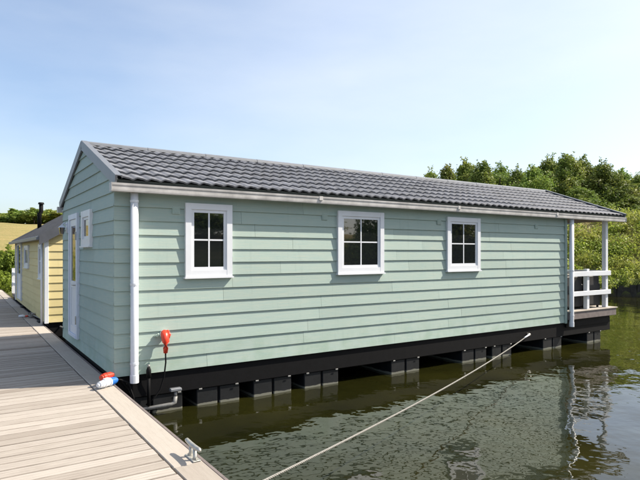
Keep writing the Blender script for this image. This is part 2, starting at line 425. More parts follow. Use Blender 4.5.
fm = MB().box(-1.15, 1.15, -0.6, 0.6, -0.5, -0.32, 0.02).mesh('pontoon', 'pontoon')
for k in range(11):
    o = link('pontoon', fm, jetty); o.location = (-1.45, -10+3*k, -0.0)

# ------------------------------------------------------------------ cladding
def clad(parent, org, u, n, rows, pitch, span, mat, joints=True, z0=0.0, name='cladding_board', clip=None):
    """lapped boards on the plane through org; span(z) -> (u0,u1)"""
    org = Vector(org); u = Vector(u); n = Vector(n)
    for r in range(rows):
        za = z0 + r*pitch; zb = za + pitch + 0.012
        if clip: zb = min(zb, clip)
        a0, a1 = span(za); b0, b1 = span(min(zb, za+pitch))
        if a1 - a0 < 0.04: break
        cuts = []
        if joints:
            q = a0 + random.uniform(0.9, 3.4)
            while q < a1 - 0.5: cuts.append(q); q += random.uniform(2.6, 3.7)
        es = [None] + cuts + [None]
        for k in range(len(es)-1):
            lo0 = a0 if es[k] is None else es[k]+0.0015; lo1 = b0 if es[k] is None else es[k]+0.0015
            hi0 = a1 if es[k+1] is None else es[k+1]-0.0015; hi1 = b1 if es[k+1] is None else es[k+1]-0.0015
            j = random.uniform(-0.001, 0.001)
            def P(uu, zz, dd): return org + u*uu + n*dd + Vector((0, 0, zz))
            b = MB()
            pts = [P(lo0, za, 0.033+j), P(hi0, za, 0.033+j), P(hi0, za, 0.003), P(lo0, za, 0.003),
                   P(lo1, zb, 0.013+j), P(max(hi1, lo1+0.002), zb, 0.013+j), P(max(hi1, lo1+0.002), zb, 0.001), P(lo1, zb, 0.001)]
            if u.cross(Vector((0, 0, 1))).dot(n) < 0:      # keep normals outward
                pts = [pts[i] for i in (1, 0, 3, 2, 5, 4, 7, 6)]
            b.hexa(pts)
            o = b.build(name, mat, parent)

# window: trim (outer frame) mesh on the wall; sub-parts sash, pane x4, glazing bars, sill
def window(parent, org, u, n, u0, u1, z0, z1, tw=0.085, bars=(1, 1), fmat='white', name='window', proud=0.066, base=0.034):
    org = Vector(org); u = Vector(u); n = Vector(n)
    def bx(b, a0, a1, c0, c1, d0, d1):
        P = lambda uu, zz, dd: org + u*uu + n*dd + Vector((0, 0, zz))
        pts = [P(a0, c0, d1), P(a1, c0, d1), P(a1, c0, d0), P(a0, c0, d0), P(a0, c1, d1), P(a1, c1, d1), P(a1, c1, d0), P(a0, c1, d0)]
        if u.cross(Vector((0, 0, 1))).dot(n) < 0: pts = [pts[i] for i in (1, 0, 3, 2, 5, 4, 7, 6)]
        b.hexa(pts)
    b = MB(); t2 = tw*1.12
    bx(b, u0, u0+tw, z0, z1, 0.0, proud); bx(b, u1-tw, u1, z0, z1, 0.0, proud)
    bx(b, u0+tw, u1-tw, z1-tw, z1, 0.0, proud-0.002); bx(b, u0+tw, u1-tw, z0, z0+t2, 0.0, proud-0.002)
    fr = b.build(name, fmat, parent)
    a0, a1, c0, c1 = u0+tw, u1-tw, z0+t2, z1-tw
    s = 0.045; b = MB()
    bx(b, a0, a0+s, c0, c1, 0.0, proud-0.018); bx(b, a1-s, a1, c0, c1, 0.0, proud-0.018)
    bx(b, a0+s, a1-s, c1-s, c1, 0.0, proud-0.020); bx(b, a0+s, a1-s, c0, c0+s, 0.0, proud-0.020)
    b.build('sash', fmat, fr)
    g0, g1, h0, h1 = a0+s, a1-s, c0+s, c1-s; nb, mb = bars
    bw = 0.011
    for i in range(nb+1):
        for j in range(mb+1):
            b = MB(); x0 = g0+(g1-g0)*i/(nb+1); x1 = g0+(g1-g0)*(i+1)/(nb+1); y0 = h0+(h1-h0)*j/(mb+1); y1 = h0+(h1-h0)*(j+1)/(mb+1)
            bx(b, x0+0.001, x1-0.001, y0+0.001, y1-0.001, 0.0, base+0.002); b.build('pane', 'glass', fr)
    for i in range(nb):
        b = MB(); c = g0+(g1-g0)*(i+1)/(nb+1); bx(b, c-bw, c+bw, h0, h1, 0.0, proud-0.024); b.build('glazing_bar', fmat, fr)
    for j in range(mb):
        b = MB(); c = h0+(h1-h0)*(j+1)/(mb+1); bx(b, g0, g1, c-bw, c+bw, 0.0, proud-0.0255); b.build('glazing_bar', fmat, fr)
    b = MB(); bx(b, u0-0.015, u1+0.015, z0-0.022, z0, 0.0, proud+0.02); b.build('sill', fmat, fr)
    return fr

# ------------------------------------------------------------------ the green floating house
gh = thing('floating_house', 'pale green clapboard floating house with grey tiled roof and three white windows facing the water', 'houseboat')
LX, DY = 10.12, 4.15          # body length and depth
PITCH = 0.1875; ROWS = 13; WT = 2.44
RX0, RX1 = -0.035, 12.42       # roof ends
EY, EZ = -0.195, 2.56         # eave line of the tiles
RY, RZ = DY/2, 3.385          # ridge
sl_ang = math.atan2(RZ-EZ, RY-EY); sl_len = math.hypot(RZ-EZ, RY-EY)
MB().box(0.0, LX, 0.0, DY, 0.0, WT).build('inner_wall', 'core', gh)
clad(gh, (0, 0, 0), (1, 0, 0), (0, -1, 0), ROWS, PITCH, lambda z: (-0.028, LX), 'green', clip=WT)
clad(gh, (0, DY, 0), (-1, 0, 0), (0, 1, 0), ROWS, PITCH, lambda z: (-LX, 0.028), 'green', clip=WT)
def gspan(z):
    zt = RZ - 0.055
    if z <= 2.40: return (0.002, DY-0.002)
    k = (zt - z)/math.tan(sl_ang)
    return (max(0.002, DY/2-k), min(DY-0.002, DY/2+k))
for xx, nn in ((0, -1), (LX, 1)):
    clad(gh, (xx, 0, 0), (0, 1, 0), (nn, 0, 0), 19, PITCH, gspan, 'green')
    b = MB(); x0 = xx if nn < 0 else xx-0.05
    b.v = [(x0, 0, WT), (x0+0.05, 0, WT), (x0, DY, WT), (x0+0.05, DY, WT), (x0, DY/2, RZ-0.08), (x0+0.05, DY/2, RZ-0.08)]
    b.f = [(0, 2, 3, 1), (0, 4, 2), (1, 3, 5), (0, 1, 5, 4), (2, 4, 5, 3)]; b.build('gable_wall', 'core', gh)
# slim corner post at the veranda end
MB().box(LX-0.045, LX+0.035, -0.052, 0.02, -0.02, WT, 0.004).build('corner_board', 'green', gh)
MB().box(LX-0.045, LX+0.035, DY-0.02, DY+0.052, -0.02, WT, 0.004).build('corner_board', 'green', gh)

O0 = (0, 0, 0)
window(gh, O0, (1, 0, 0), (0, -1, 0), 0.925, 1.635, 1.29, 2.335)
window(gh, O0, (1, 0, 0), (0, -1, 0), 3.55, 4.55, 1.285, 2.34)
window(gh, O0, (1, 0, 0), (0, -1, 0), 6.15, 7.10, 1.285, 2.33)
window(gh, O0, (0, 1, 0), (-1, 0, 0), 1.37, 2.08, 1.74, 2.30, tw=0.10, bars=(0, 0))

# door in the gable
dn = Vector((-1, 0, 0))
def gbox(b, y0, y1, z0, z1, d0, d1, bev=0.0): b.box(-d1, -d0, y0, y1, z0, z1, bev); return b
b = MB(); gbox(b, 2.45, 2.54, 0.17, 2.31, 0, 0.066); gbox(b, 3.21, 3.30, 0.17, 2.31, 0, 0.066); gbox(b, 2.54, 3.21, 2.22, 2.31, 0, 0.064); gbox(b, 2.54, 3.21, 0.17, 0.22, 0, 0.075)
door = b.build('door', 'doorblue', gh)
b = MB(); gbox(b, 2.545, 2.66, 0.225, 2.215, 0, 0.05); gbox(b, 3.09, 3.205, 0.225, 2.215, 0, 0.05); gbox(b, 2.66, 3.09, 2.10, 2.215, 0, 0.049); gbox(b, 2.66, 3.09, 0.225, 0.36, 0, 0.049); gbox(b, 2.66, 3.09, 1.02, 1.14, 0, 0.049)
b.build('door_frame', 'white', door)
gbox(MB(), 2.662, 3.088, 1.142, 2.098, 0, 0.037).build('pane', 'glass', door)
gbox(MB(), 2.662, 3.088, 0.362, 1.018, 0, 0.041).build('door_panel', 'white', door)
MB().tube([(-0.05, 2.60, 1.08), (-0.10, 2.60, 1.08), (-0.10, 2.72, 1.08)], 0.011, 8).build('handle', 'galv', door)
MB().tube([(-0.075, 2.50, 0.42), (-0.075, 2.50, 0.56)], 0.012, 8).build('hinge', 'galv', door)
MB().tube([(-0.075, 2.50, 1.85), (-0.075, 2.50, 1.99)], 0.012, 8).build('hinge', 'galv', door)
# carriage lamp beside the door
b = MB(); b.box(-0.05, -0.03, 3.50, 3.66, 2.00, 2.20, 0.004); b.tube([(-0.05, 3.58, 2.15), (-0.09, 3.58, 2.19), (-0.13, 3.58, 2.15)], 0.012, 8)
lamp = b.build('wall_lamp', 'doorblue', gh)
b = MB(); b.hexa([(-0.10, 3.55, 1.98), (-0.16, 3.55, 1.98), (-0.16, 3.61, 1.98), (-0.10, 3.61, 1.98), (-0.085, 3.53, 2.10), (-0.175, 3.53, 2.10), (-0.175, 3.63, 2.10), (-0.085, 3.63, 2.10)]); b.build('lamp_glass', 'glass', lamp)
b = MB(); b.hexa([(-0.07, 3.51, 2.10), (-0.19, 3.51, 2.10), (-0.19, 3.65, 2.10), (-0.07, 3.65, 2.10), (-0.12, 3.57, 2.15), (-0.14, 3.57, 2.15), (-0.14, 3.59, 2.15), (-0.12, 3.59, 2.15)]); b.build('lamp_cap', 'doorblue', lamp)

# small vents on the long wall, painted over
for vx in (0.80, 3.30, 5.95, 9.0):
    vt = MB().box(vx-0.055, vx+0.055, -0.036, 0.0, 2.17, 2.28, 0.004).build('vent', 'green', gh)
    for k in range(3):
        MB().box(vx-0.042, vx+0.042, -0.040, -0.035, 2.182+0.031*k, 2.200+0.031*k).build('vent_slat', 'green', vt)

# roof: tile sheets with an S-wave, courses stepped
TW = 0.1815; NR = 7; TL = sl_len/NR
def tile_mesh(nw=8, mat='tile'):
    b = MB()
    rowsv = []
    for (d, lift) in ((0.0, 0.031), (TL*0.45, 0.016), (TL+0.012, 0.002)):
        for i in range(nw+1):
            x = TW*i/nw; ph = 2*math.pi*i/nw
            h = (0.010*math.sin(ph) + 0.004*math.sin(2*ph+0.5)) * (1.0 if d > 0 else 1.15)
            rowsv.append((x, d, lift + h + 0.02))
    b.v = rowsv; m = nw+1
    for j in range(2):
        for i in range(nw): b.f.append((j*m+i, j*m+i+1, (j+1)*m+i+1, (j+1)*m+i))
    n = len(b.v)
    for i in range(nw+1):
        v = b.v[i]; b.v.append((v[0], 0.004, v[2]-0.022))
    for i in range(nw): b.f.append((n+i, n+i+1, i+1, i))
    return b
tb = tile_mesh(); tme = tb.mesh('roof_tile', 'tile', True)
# keep the front lip crisp
for p in tme.polygons:
    if p.index >= 16: p.use_smooth = False
tiles = []
NC = int((RX1-RX0-0.03)/TW)
off = (RX1-RX0 - NC*TW)/2
for r in range(NR):
    for c in range(NC):
        tiles.append((c, r))
tiles.sort(key=lambda a: (a[0]*TW+2.5)**2 + (7.3+a[1]*TL)**2)
ca, sa = math.cos(sl_ang), math.sin(sl_ang)
def roof_pt(x, d, h, front=True):
    y = EY + d*ca - h*sa; z = EZ + d*sa + h*ca
    return (x, y if front else DY-y, z)
for (c, r) in tiles[:300]:
    o = link('roof_tile', tme, gh); o.location = (RX0+off+c*TW, EY+r*TL*ca, EZ+r*TL*sa); o.rotation_euler = (sl_ang+random.uniform(-0.003, 0.003), 0, 0)
def joined_tiles(lst, front, x0, name='tile_field'):
    V = []; F = []; base = np.array(tb.v)
    for (c, r) in lst:
        n = len(V)
        for v in base: V.append(roof_pt(x0+c*TW+v[0], r*TL+v[1], v[2], front))
        for f in tb.f: F.append(tuple(n+i for i in (f if front else f[::-1])))
    b = MB(); b.v = V; b.f = F; return b
joined_tiles(tiles[300:], True, RX0+off).build('roof_tile_field', 'tile', gh, True, kind='stuff')
joined_tiles(tiles, False, RX0+off).build('rear_tile_field', 'tile', gh, True, kind='stuff')
# roof deck below the tiles
for fr in (True, False):
    b = MB(); p = []
    for h in (-0.03, 0.012):
        q = [roof_pt(RX0+0.01, 0.02, h, fr), roof_pt(RX1-0.01, 0.02, h, fr), roof_pt(RX1-0.01, sl_len, h, fr), roof_pt(RX0+0.01, sl_len, h, fr)]
        p += q if fr else [q[1], q[0], q[3], q[2]]
    b.hexa(p); b.build('roof_deck', 'core', gh)
# ridge caps
x = RX0-0.02
while x < RX1:
    x1 = min(x+1.05, RX1+0.02); b = MB(); n = 8
    for xx in (x, x1+0.02):
        for i in range(n+1):
            t = math.pi*i/n; rr = 0.075 + (0.004 if xx == x else 0)
            b.v.append((xx, RY - rr*1.25*math.cos(t), RZ + 0.022 + rr*0.62*math.sin(t) - (0.02 if i in (0, n) else 0)))
    for i in range(n): b.f.append((i, i+n+1, i+n+2, i+1))
    b.f += [tuple(range(n+1))[::-1], tuple(range(n+1, 2*n+2))]
    b.build('ridge_cap', 'barge', gh); x += 1.05
# barge boards: side face and a strip over the tile edge
for xe, sgn in ((RX0, -1), (RX1, 1)):
    for fr in (True, False):
        b = MB(); xa, xb = (xe-0.028, xe-0.001) if sgn < 0 else (xe+0.001, xe+0.028)
        def ring(h, xa=xa, xb=xb):
            q = [roof_pt(xa, -0.02, h, fr), roof_pt(xb, -0.02, h, fr), roof_pt(xb, sl_len+0.0, h, fr), roof_pt(xa, sl_len, h, fr)]
            return q if fr else [q[1], q[0], q[3], q[2]]
        b.hexa(ring(-0.07)+ring(0.080))
        xa2, xb2 = (xe-0.001, xe+0.06) if sgn < 0 else (xe-0.06, xe+0.001)
        q0 = ring(0.066, xa2, xb2); q1 = ring(0.079, xa2, xb2); b.hexa(q0+q1)
        b.build('barge_board', 'barge', gh)
# gutters, soffits
for fr in (True, False):
    def yy(a, b_): return (a, b_) if fr else (DY-b_, DY-a)
    y0, y1 = yy(-0.225, -0.105)
    x = -0.10; k = 0
    while x < 12.47-0.1:
        x1 = min(x+3.2, 12.47)
        b = MB(); yo = y0 if fr else y1
        # ogee profile swept along x
        if fr: prof = [(-0.105, 2.425), (-0.210, 2.425), (-0.214, 2.445), (-0.216, 2.485), (-0.225, 2.505), (-0.228, 2.532), (-0.212, 2.532), (-0.195, 2.475), (-0.175, 2.445), (-0.115, 2.445), (-0.115, 2.535), (-0.105, 2.535)]
        else: prof = [(DY-a, z) for a, z in [(-0.105, 2.425), (-0.105, 2.535), (-0.115, 2.535), (-0.115, 2.445), (-0.175, 2.445), (-0.195, 2.475), (-0.212, 2.532), (-0.228, 2.532), (-0.225, 2.505), (-0.216, 2.485), (-0.214, 2.445), (-0.210, 2.425)]]
        m = len(prof)
        b.v = [(x+0.001, a, z) for a, z in prof] + [(x1-0.001, a, z) for a, z in prof]
        for i in range(m): j = (i+1) % m; b.f.append((i, j, j+m, i+m)[::-1])
        b.f += [tuple(range(m)), tuple(range(m, 2*m))[::-1]]
        g = b.build('gutter', 'gutter', gh)
        if x > 0:
            MB().box(x-0.035, x+0.035, *yy(-0.231, -0.200), 2.47, 2.535, 0.003).build('gutter_joint', 'gutter', g)
        x = x1
    for xe in (-0.106, 12.471):
        MB().box(xe, xe+0.005, *yy(-0.229, -0.103), 2.422, 2.536).build('gutter_end_cap', 'gutter', gh)
    MB().box(RX0, RX1, *yy(-0.103, 0.0), 2.445, 2.462).build('soffit', 'white', gh)
MB().box(LX+0.04, RX1-0.03, 0.0, DY, 2.45, 2.466).build('veranda_ceiling', 'brown', gh)

# downpipes
def downpipe(cx, cy, zb, r=0.051):
    b = MB(); b.tube([(cx, cy, 2.43), (cx, cy, zb+0.12), (cx, cy, zb)], [r, r, r], 14)
    o = b.build('downpipe', 'white', gh, True)
    for z in (2.30, 1.2, 0.15):
        MB().tube([(cx, cy, z), (cx, cy, z+0.03)], r+0.005, 14).box(cx-0.02, cx+0.02, cy, -0.0, z+0.002, z+0.028).build('pipe_clip', 'white', o)
    MB().tube([(cx, cy, zb-0.004), (cx, cy, zb+0.10)], r+0.006, 14).build('pipe_collar', 'white', o)
downpipe(0.215, -0.088, -0.085)
downpipe(10.23, -0.11, -0.09)

# veranda
VX0, VX1 = LX+0.04, 12.20
ver = MB().box(VX0, VX1+0.02, -0.10, DY+0.10, 0.06, 0.235, 0.006).build('veranda_deck', 'deckgrey', gh)
y = -0.12
while y < DY+0.1:
    MB().box(VX0, VX1+0.05, y, y+0.137, 0.237, 0.262, 0.003).build('deck_board', 'strip', ver); y += 0.142
rail = thing  # (kept for readability)
railing = MB().box(VX0+0.10, 12.02, -0.075, -0.035, 1.07, 1.185, 0.004).build('railing', 'white', gh)
MB().box(VX0+0.10, 12.02, -0.074, -0.036, 0.60, 0.71, 0.004).build('rail', 'white', railing)
for px in (11.06,):
    MB().box(px-0.05, px+0.05, -0.034, 0.066, 0.263, 1.24, 0.005).build('post', 'white', railing)
for px, py in ((11.90, -0.034), (11.90, DY-0.07)):
    MB().box(px-0.052, px+0.052, py, py+0.104, 0.263, 2.448, 0.005).build('veranda_post', 'white', gh)
r2 = MB().box(11.955, 11.995, 0.08, DY-0.08, 1.07, 1.185, 0.004).build('railing', 'white', gh)
MB().box(11.956, 11.994, 0.08, DY-0.08, 0.60, 0.71, 0.004).build('rail', 'white', r2)
for py in (1.4, 2.7):
    MB().box(11.855, 11.954, py-0.05, py+0.05, 0.263, 1.24, 0.005).build('post', 'white', r2)
MB().box(VX0+0.02, 11.84, DY+0.02, DY+0.06, 0.263, 1.16).build('screen_panel', 'piling', gh)
# hull
MB().box(0.015, LX+2.0, 0.005, DY-0.005, -0.32, -0.005, 0.01).build('hull_beam', 'black', gh)
MB().box(VX0, VX1-0.15, -0.02, 0.003, -0.12, 0.058).build('hull_trim', 'black', gh)
def tX(x): r = (x-320)/544; return (2.685+7.16*r)/(0.8325-0.554*r)
blocks = [(118, 184), (197, 241), (254, 293), (305, 340), (392, 421), (463, 488), (493, 513), (544, 563), (588, 602)]
for (a, c) in blocks:
    x0, x1 = tX(a), tX(c); mid = (x0+x1)/2
    pt = MB().box(x0+0.01, mid-0.018, 0.03, 1.75, -1.05, -0.321, 0.01).build('pontoon', 'pontoon', gh)
    MB().box(mid+0.018, x1-0.01, 0.03, 1.75, -1.05, -0.321, 0.01).build('pontoon_half', 'pontoon', pt)
    MB().box(mid-0.0175, mid+0.0175, 0.055, 1.7, -1.04, -0.322).build('pontoon_seam', 'black', pt)
    for xx in (x0+0.03, x1-0.09):
        MB().box(xx, xx+0.05, -0.004, 0.004, -0.332, -0.312, 0.003).build('bracket', 'zinc', pt)
for k in range(8):
    MB().box(0.05+1.5*k, 1.35+1.5*k, 2.4, DY-0.05, -1.05, -0.321, 0.01).build('pontoon', 'pontoon', gh)
MB().box(0.05, LX+1.8, 1.8, 1.84, -1.0, -0.33).build('hull_web', 'black', gh)

# things on and by the green house ------------------------------------------------
pc = thing('power_plug', 'red weatherproof power plug on the green long wall with a black cable hanging down', 'power plug', (0.62, -0.03, 0.39))
b = MB(); b.tube([(0, -0.01, 0.13), (0, -0.045, 0.13)], 0.055, 14); b.build('mounting_box', 'white', pc)
b = MB(); b.tube([(-0.005, -0.04, 0.16), (-0.005, -0.095, 0.12), (0.0, -0.11, 0.03), (0.0, -0.10, -0.05), (0, -0.095, -0.12)], [0.042, 0.056, 0.048, 0.036, 0.028], 14); b.build('plug_body', 'red', pc, True)
b = MB(); b.tube([(0.035, -0.05, 0.17), (0.045, -0.10, 0.12), (0.04, -0.10, 0.08)], [0.028, 0.03, 0.018], 12); b.build('plug_lid', 'red', pc, True)
b = MB(); b.tube([(0, -0.095, -0.11), (0.005, -0.09, -0.25), (-0.01, -0.06, -0.45), (-0.06, -0.05, -0.62), (-0.14, -0.06, -0.72), (-0.25, -0.05, -0.80)], 0.011, 8); b.build('cable', 'black', pc, True)
hk = thing('wall_hook', 'small pale hook screwed to the green wall left of the red plug', 'hook', (0.52, -0.03, 0.50))
MB().tube([(0, 0, 0), (0, -0.07, 0.0), (0, -0.10, 0.04)], 0.012, 8).build('hook_arm', 'green', hk, True)
MB().tube([(0, 0.0, 0), (0, -0.015, 0)], 0.025, 10).build('hook_plate', 'green', hk)

st = thing('standpipe', 'black capped water pipe rising in front of the hull beside the downpipe', 'pipe', (0.40, -0.10, -0.42))
MB().tube([(0, 0, 0), (0, 0, 0.40)], 0.022, 10).build('pipe', 'black', st, True)
MB().tube([(0, 0, 0.38), (0, 0, 0.48), (0, 0, 0.52)], [0.032, 0.032, 0.018], 10).build('cap', 'black', st, True)
MB().tube([(0, 0, 0.52), (0, 0, 0.55)], 0.018, 10).build('nozzle', 'zinc', st, True)
dp = thing('drain_pipe', 'grey drain pipe with an elbow and pale cap running under the red plug', 'pipe', (0.25, -0.09, -0.44))
MB().tube([(-0.12, 0.02, -0.03), (0.45, -0.03, 0.0), (0.50, -0.03, 0.02), (0.51, -0.03, 0.10)], [0.026, 0.026, 0.030, 0.028], 12).build('pipe', 'zinc', dp, True)
MB().tube([(0.51, -0.03, 0.105), (0.51, -0.03, 0.16)], 0.022, 12).build('neck', 'zinc', dp, True)
MB().box(0.43, 0.59, -0.07, 0.01, 0.17, 0.215, 0.01).build('cap', 'barge', dp)
MB().box(-0.02, 0.06, -0.05, 0.12, -0.12, -0.028, 0.008).build('bracket', 'black', dp)

# cable connectors lying on the jetty edge
cc = thing('cable_connector', 'white and blue cable connector with red plug lying on the jetty at the house corner', 'cable connector', (-0.17, -0.20, JZ+0.004), R(35))
def stepped(x0, y0, z0, steps):
    p = []; r = []
    x = x0
    for ln_, rr in steps: p += [(x, y0, z0), (x+ln_, y0, z0)]; r += [rr, rr]; x += ln_+0.0012
    return MB().tube(p, r, 16)
stepped(-0.14, 0.0, 0.056, [(0.025, 0.022), (0.03, 0.040), (0.045, 0.045), (0.012, 0.052), (0.07, 0.047), (0.02, 0.055)]).build('white_housing', 'white', cc)
MB().box(-0.03, 0.05, -0.02, 0.02, 0.098, 0.118, 0.004).build('hinged_lid', 'white', cc)
stepped(0.068, 0.0, 0.056, [(0.025, 0.054), (0.05, 0.049), (0.03, 0.040), (0.02, 0.026)]).build('blue_socket', 'blue', cc)
stepped(0.00, 0.075, 0.115, [(0.025, 0.034), (0.05, 0.045), (0.015, 0.050), (0.07, 0.044), (0.035, 0.032), (0.02, 0.02)]).build('red_plug', 'red', cc)
b = MB(); b.tube([(0.195, 0.0, 0.056), (0.25, -0.02, 0.045), (0.32, -0.08, 0.0), (0.36, -0.13, -0.2), (0.36, -0.15, -0.4)], 0.012, 8); b.build('cable', 'black', cc, True)
b = MB(); b.tube([(0.215, 0.075, 0.115), (0.28, 0.05, 0.07), (0.36, -0.04, -0.10), (0.42, -0.08, -0.3)], 0.013, 8); b.build('cable', 'black', cc, True)

# mooring cleats
def cleat(loc, label, mat='galv'):
    c = thing('mooring_cleat', label, 'cleat', loc, 0, 'mooring cleats along the jetty edge')
    b = MB(); b.tube([(0, -0.165, 0.108), (0, -0.14, 0.112), (0, -0.05, 0.104), (0, 0.05, 0.104), (0, 0.14, 0.112), (0, 0.165, 0.108)], [0.010, 0.018, 0.021, 0.021, 0.018, 0.010], 12); b.build('horn_bar', mat, c, True)
    for s in (-1, 1):
        b = MB(); b.tube([(0, s*0.055, 0.004), (0, s*0.048, 0.03), (0, s*0.042, 0.10)], [0.024, 0.016, 0.016], 12); b.build('leg', mat, c, True)
    MB().box(-0.035, 0.035, -0.10, 0.10, 0.0, 0.010, 0.003).build('base_plate', mat, c)
    for s in (-1, 1):
        MB().tube([(0, s*0.088, 0.009), (0, s*0.088, 0.018)], 0.010, 6).build('bolt', mat, c)
    return c
cleat((-0.105, -3.10, JZ+0.005), 'bare galvanised mooring cleat on the near jetty edge above open water')
cleat((-0.17, -4.22, JZ+0.005), 'galvanised mooring cleat at the bottom corner holding the long pale rope')
cleat((-0.105, 8.7, JZ+0.005), 'far mooring cleat beside the yellow house with a rope and white hose end', 'rope')

def sag(p0, p1, s, n=24):
    p0 = Vector(p0); p1 = Vector(p1)
    return [p0.lerp(p1, i/n) - Vector((0, 0, s*4*(i/n)*(1-i/n))) for i in range(n+1)]
rp = thing('mooring_rope', 'long pale mooring rope stretched low over the water from the jetty to the dark hull', 'rope', (0, 0, 0))
pts = sag((-0.17, -4.06, JZ+0.07), (8.70, -0.06, -0.16), 0.06, 40)
b = MB(); u_ = (pts[-1]-pts[0]).normalized(); a_ = u_.cross(Vector((0, 0, 1))).normalized(); c_ = u_.cross(a_)
long = sag((-0.17, -4.06, JZ+0.07), (8.70, -0.06, -0.16), 0.10, 900)
for k in range(3):
    b.tube([p + (a_*math.cos(i*0.95+k*2.094) + c_*math.sin(i*0.95+k*2.094))*0.0055 for i, p in enumerate(long)], 0.0058, 5)
b.build('line', 'rope', rp, True)
MB().tube([pts[-3].lerp(pts[-1], 0.0), pts[-1]], [0.014, 0.018], 10).build('splice', 'white', rp, True)
MB().tube([(8.70, -0.07, -0.16), (8.72, 0.01, -0.16)], 0.03, 10).build('eye_bolt', 'galv', rp, True)
# loops of rope round the near off-frame cleat
b = MB(); b.tube([(-0.17+0.05*math.cos(t*0.7), -4.22+0.16*math.sin(t*0.7), JZ+0.03+0.003*t) for t in range(20)], 0.012, 7); b.build('wound_rope', 'rope', rp, True)
rp2 = thing('mooring_rope', 'short pale mooring rope from the far cleat across the gap to the green house', 'rope', (0, 0, 0))
MB().tube(sag((-0.10, 8.65, JZ+0.09), (0.8, DY+0.03, -0.12), 0.07), 0.018, 8).build('line', 'rope', rp2, True)
MB().tube([(-0.105+0.06*math.cos(t*0.7), 8.7+0.11*math.sin(t*0.7), JZ+0.03+0.004*t) for t in range(24)], 0.018, 7).build('wound_rope', 'rope', rp2, True)
hose = thing('power_connector', 'white cable end with orange collar lying on the jetty edge by the yellow house', 'cable connector', (-0.30, 8.9, JZ+0.004)); hose.scale = (0.6, 0.6, 0.6)
MB().tube([(-0.15, 0.1, 0.05), (0.0, 0.05, 0.06), (0.10, 0, 0.05)], [0.05, 0.06, 0.045], 12).build('white_housing', 'white', hose, True)
MB().tube([(0.10, 0, 0.05), (0.20, -0.04, 0.05)], [0.045, 0.03], 12).build('orange_collar', 'red', hose, True)
MB().tube([(0.20, -0.04, 0.05), (0.24, -0.1, 0.0), (0.30, -0.15, -0.3)], 0.012, 8).build('cable', 'black', hose, True)

# rattan armchairs on the veranda, backs to the rail
def armchair(x, label, cush):
    a = thing('armchair', label, 'armchair', (x, 0.42, 0.264), 0, 'rattan armchairs on the veranda')
    w = 0.33
    MB().box(-w, w, -0.32, -0.22, 0.05, 0.80, 0.02).build('backrest', 'rattan', a)
    MB().box(-w, w, -0.215, 0.34, 0.05, 0.34, 0.02).build('seat', 'rattan', a)
    for s in (-1, 1):
        MB().box(s*w-0.04 if s < 0 else w-0.02, s*w+0.02 if s < 0 else w+0.04, -0.32, 0.36, 0.045, 0.60, 0.015).build('armrest', 'rattan', a)
        for yy_ in (-0.28, 0.31): MB().box(s*(w-0.02)-0.02, s*(w-0.02)+0.02, yy_-0.02, yy_+0.02, 0, 0.046).build('leg', 'rattan', a)
    MB().box(-w+0.04, w-0.04, -0.20, 0.35, 0.342, 0.44, 0.02).build('seat_cushion', cush, a)
    MB().box(-w+0.04, w-0.04, -0.218, -0.12, 0.445, 0.85, 0.02).build('back_cushion', cush, a)
armchair(10.68, 'black rattan armchair on the veranda nearest the green wall', 'rattan')
armchair(11.46, 'black rattan armchair with dark red cushions at the outer end of the veranda', 'cushion')

# ------------------------------------------------------------------ the yellow floating house
yh = thing('floating_house', 'small yellow clapboard floating house with dark roof and stove pipe behind the green one', 'houseboat')
YA, YB, YW, YH = 6.70, 14.5, 4.4, 2.02
MB().box(0, YW, YA, YB, 0.0, YH).build('inner_wall', 'core', yh)
clad(yh, (0, YA, 0), (0, 1, 0), (-1, 0, 0), 11, 0.186, lambda z: (0.0, YB-YA), 'yellow', clip=YH)
clad(yh, (YW, YA, 0), (0, 1, 0), (1, 0, 0), 11, 0.186, lambda z: (0.0, YB-YA), 'yellow', clip=YH)
RS = math.tan(R(31)); 
def yspan(z):
    if z <= YH-0.03: return (-0.03, YW+0.03)
    k = (YH+RS*YW/2-0.03 - z)/RS; return (max(0, YW/2-k), min(YW, YW/2+k))
clad(yh, (0, YA, 0), (1, 0, 0), (0, -1, 0), 18, 0.186, yspan, 'yellow')
clad(yh, (0, YB, 0), (1, 0, 0), (0, 1, 0), 18, 0.186, yspan, 'yellow')
for yv in (YA, YB-0.05):
    b = MB(); b.v = [(0, yv, YH), (0, yv+0.05, YH), (YW, yv, YH), (YW, yv+0.05, YH), (YW/2, yv, YH+RS*YW/2-0.05), (YW/2, yv+0.05, YH+RS*YW/2-0.05)]
    b.f = [(0, 1, 3, 2), (0, 2, 4), (1, 5, 3), (0, 4, 5, 1), (2, 3, 5, 4)]; b.build('gable_wall', 'core', yh)
MB().box(-0.05, 0.035, YA-0.05, YA+0.06, -0.02, YH, 0.005).build('corner_board', 'white', yh)
MB().box(-0.055, 0.06, YB-0.05, YB+0.055, -0.02, YH, 0.005).build('corner_board', 'white', yh)
OY = (0, 0, 0)
window(yh, OY, (0, 1, 0), (-1, 0, 0), 7.25, 7.80, 1.0, 1.85, tw=0.07, bars=(0, 1))
window(yh, OY, (0, 1, 0), (-1, 0, 0), 10.2, 11.3, 1.2, 1.85, tw=0.08, bars=(1, 0))
b = MB(); gbox(b, 12.3, 12.4, 0.1, 1.98, 0, 0.07); gbox(b, 13.5, 13.6, 0.1, 1.98, 0, 0.07); gbox(b, 12.4, 13.5, 1.88, 1.98, 0, 0.068); yd = b.build('door', 'doorblue', yh)
gbox(MB(), 12.402, 13.498, 0.1, 0.95, 0, 0.05).build('door_panel', 'white', yd)
gbox(MB(), 12.402, 13.498, 0.952, 1.878, 0, 0.04).build('pane', 'glass', yd)
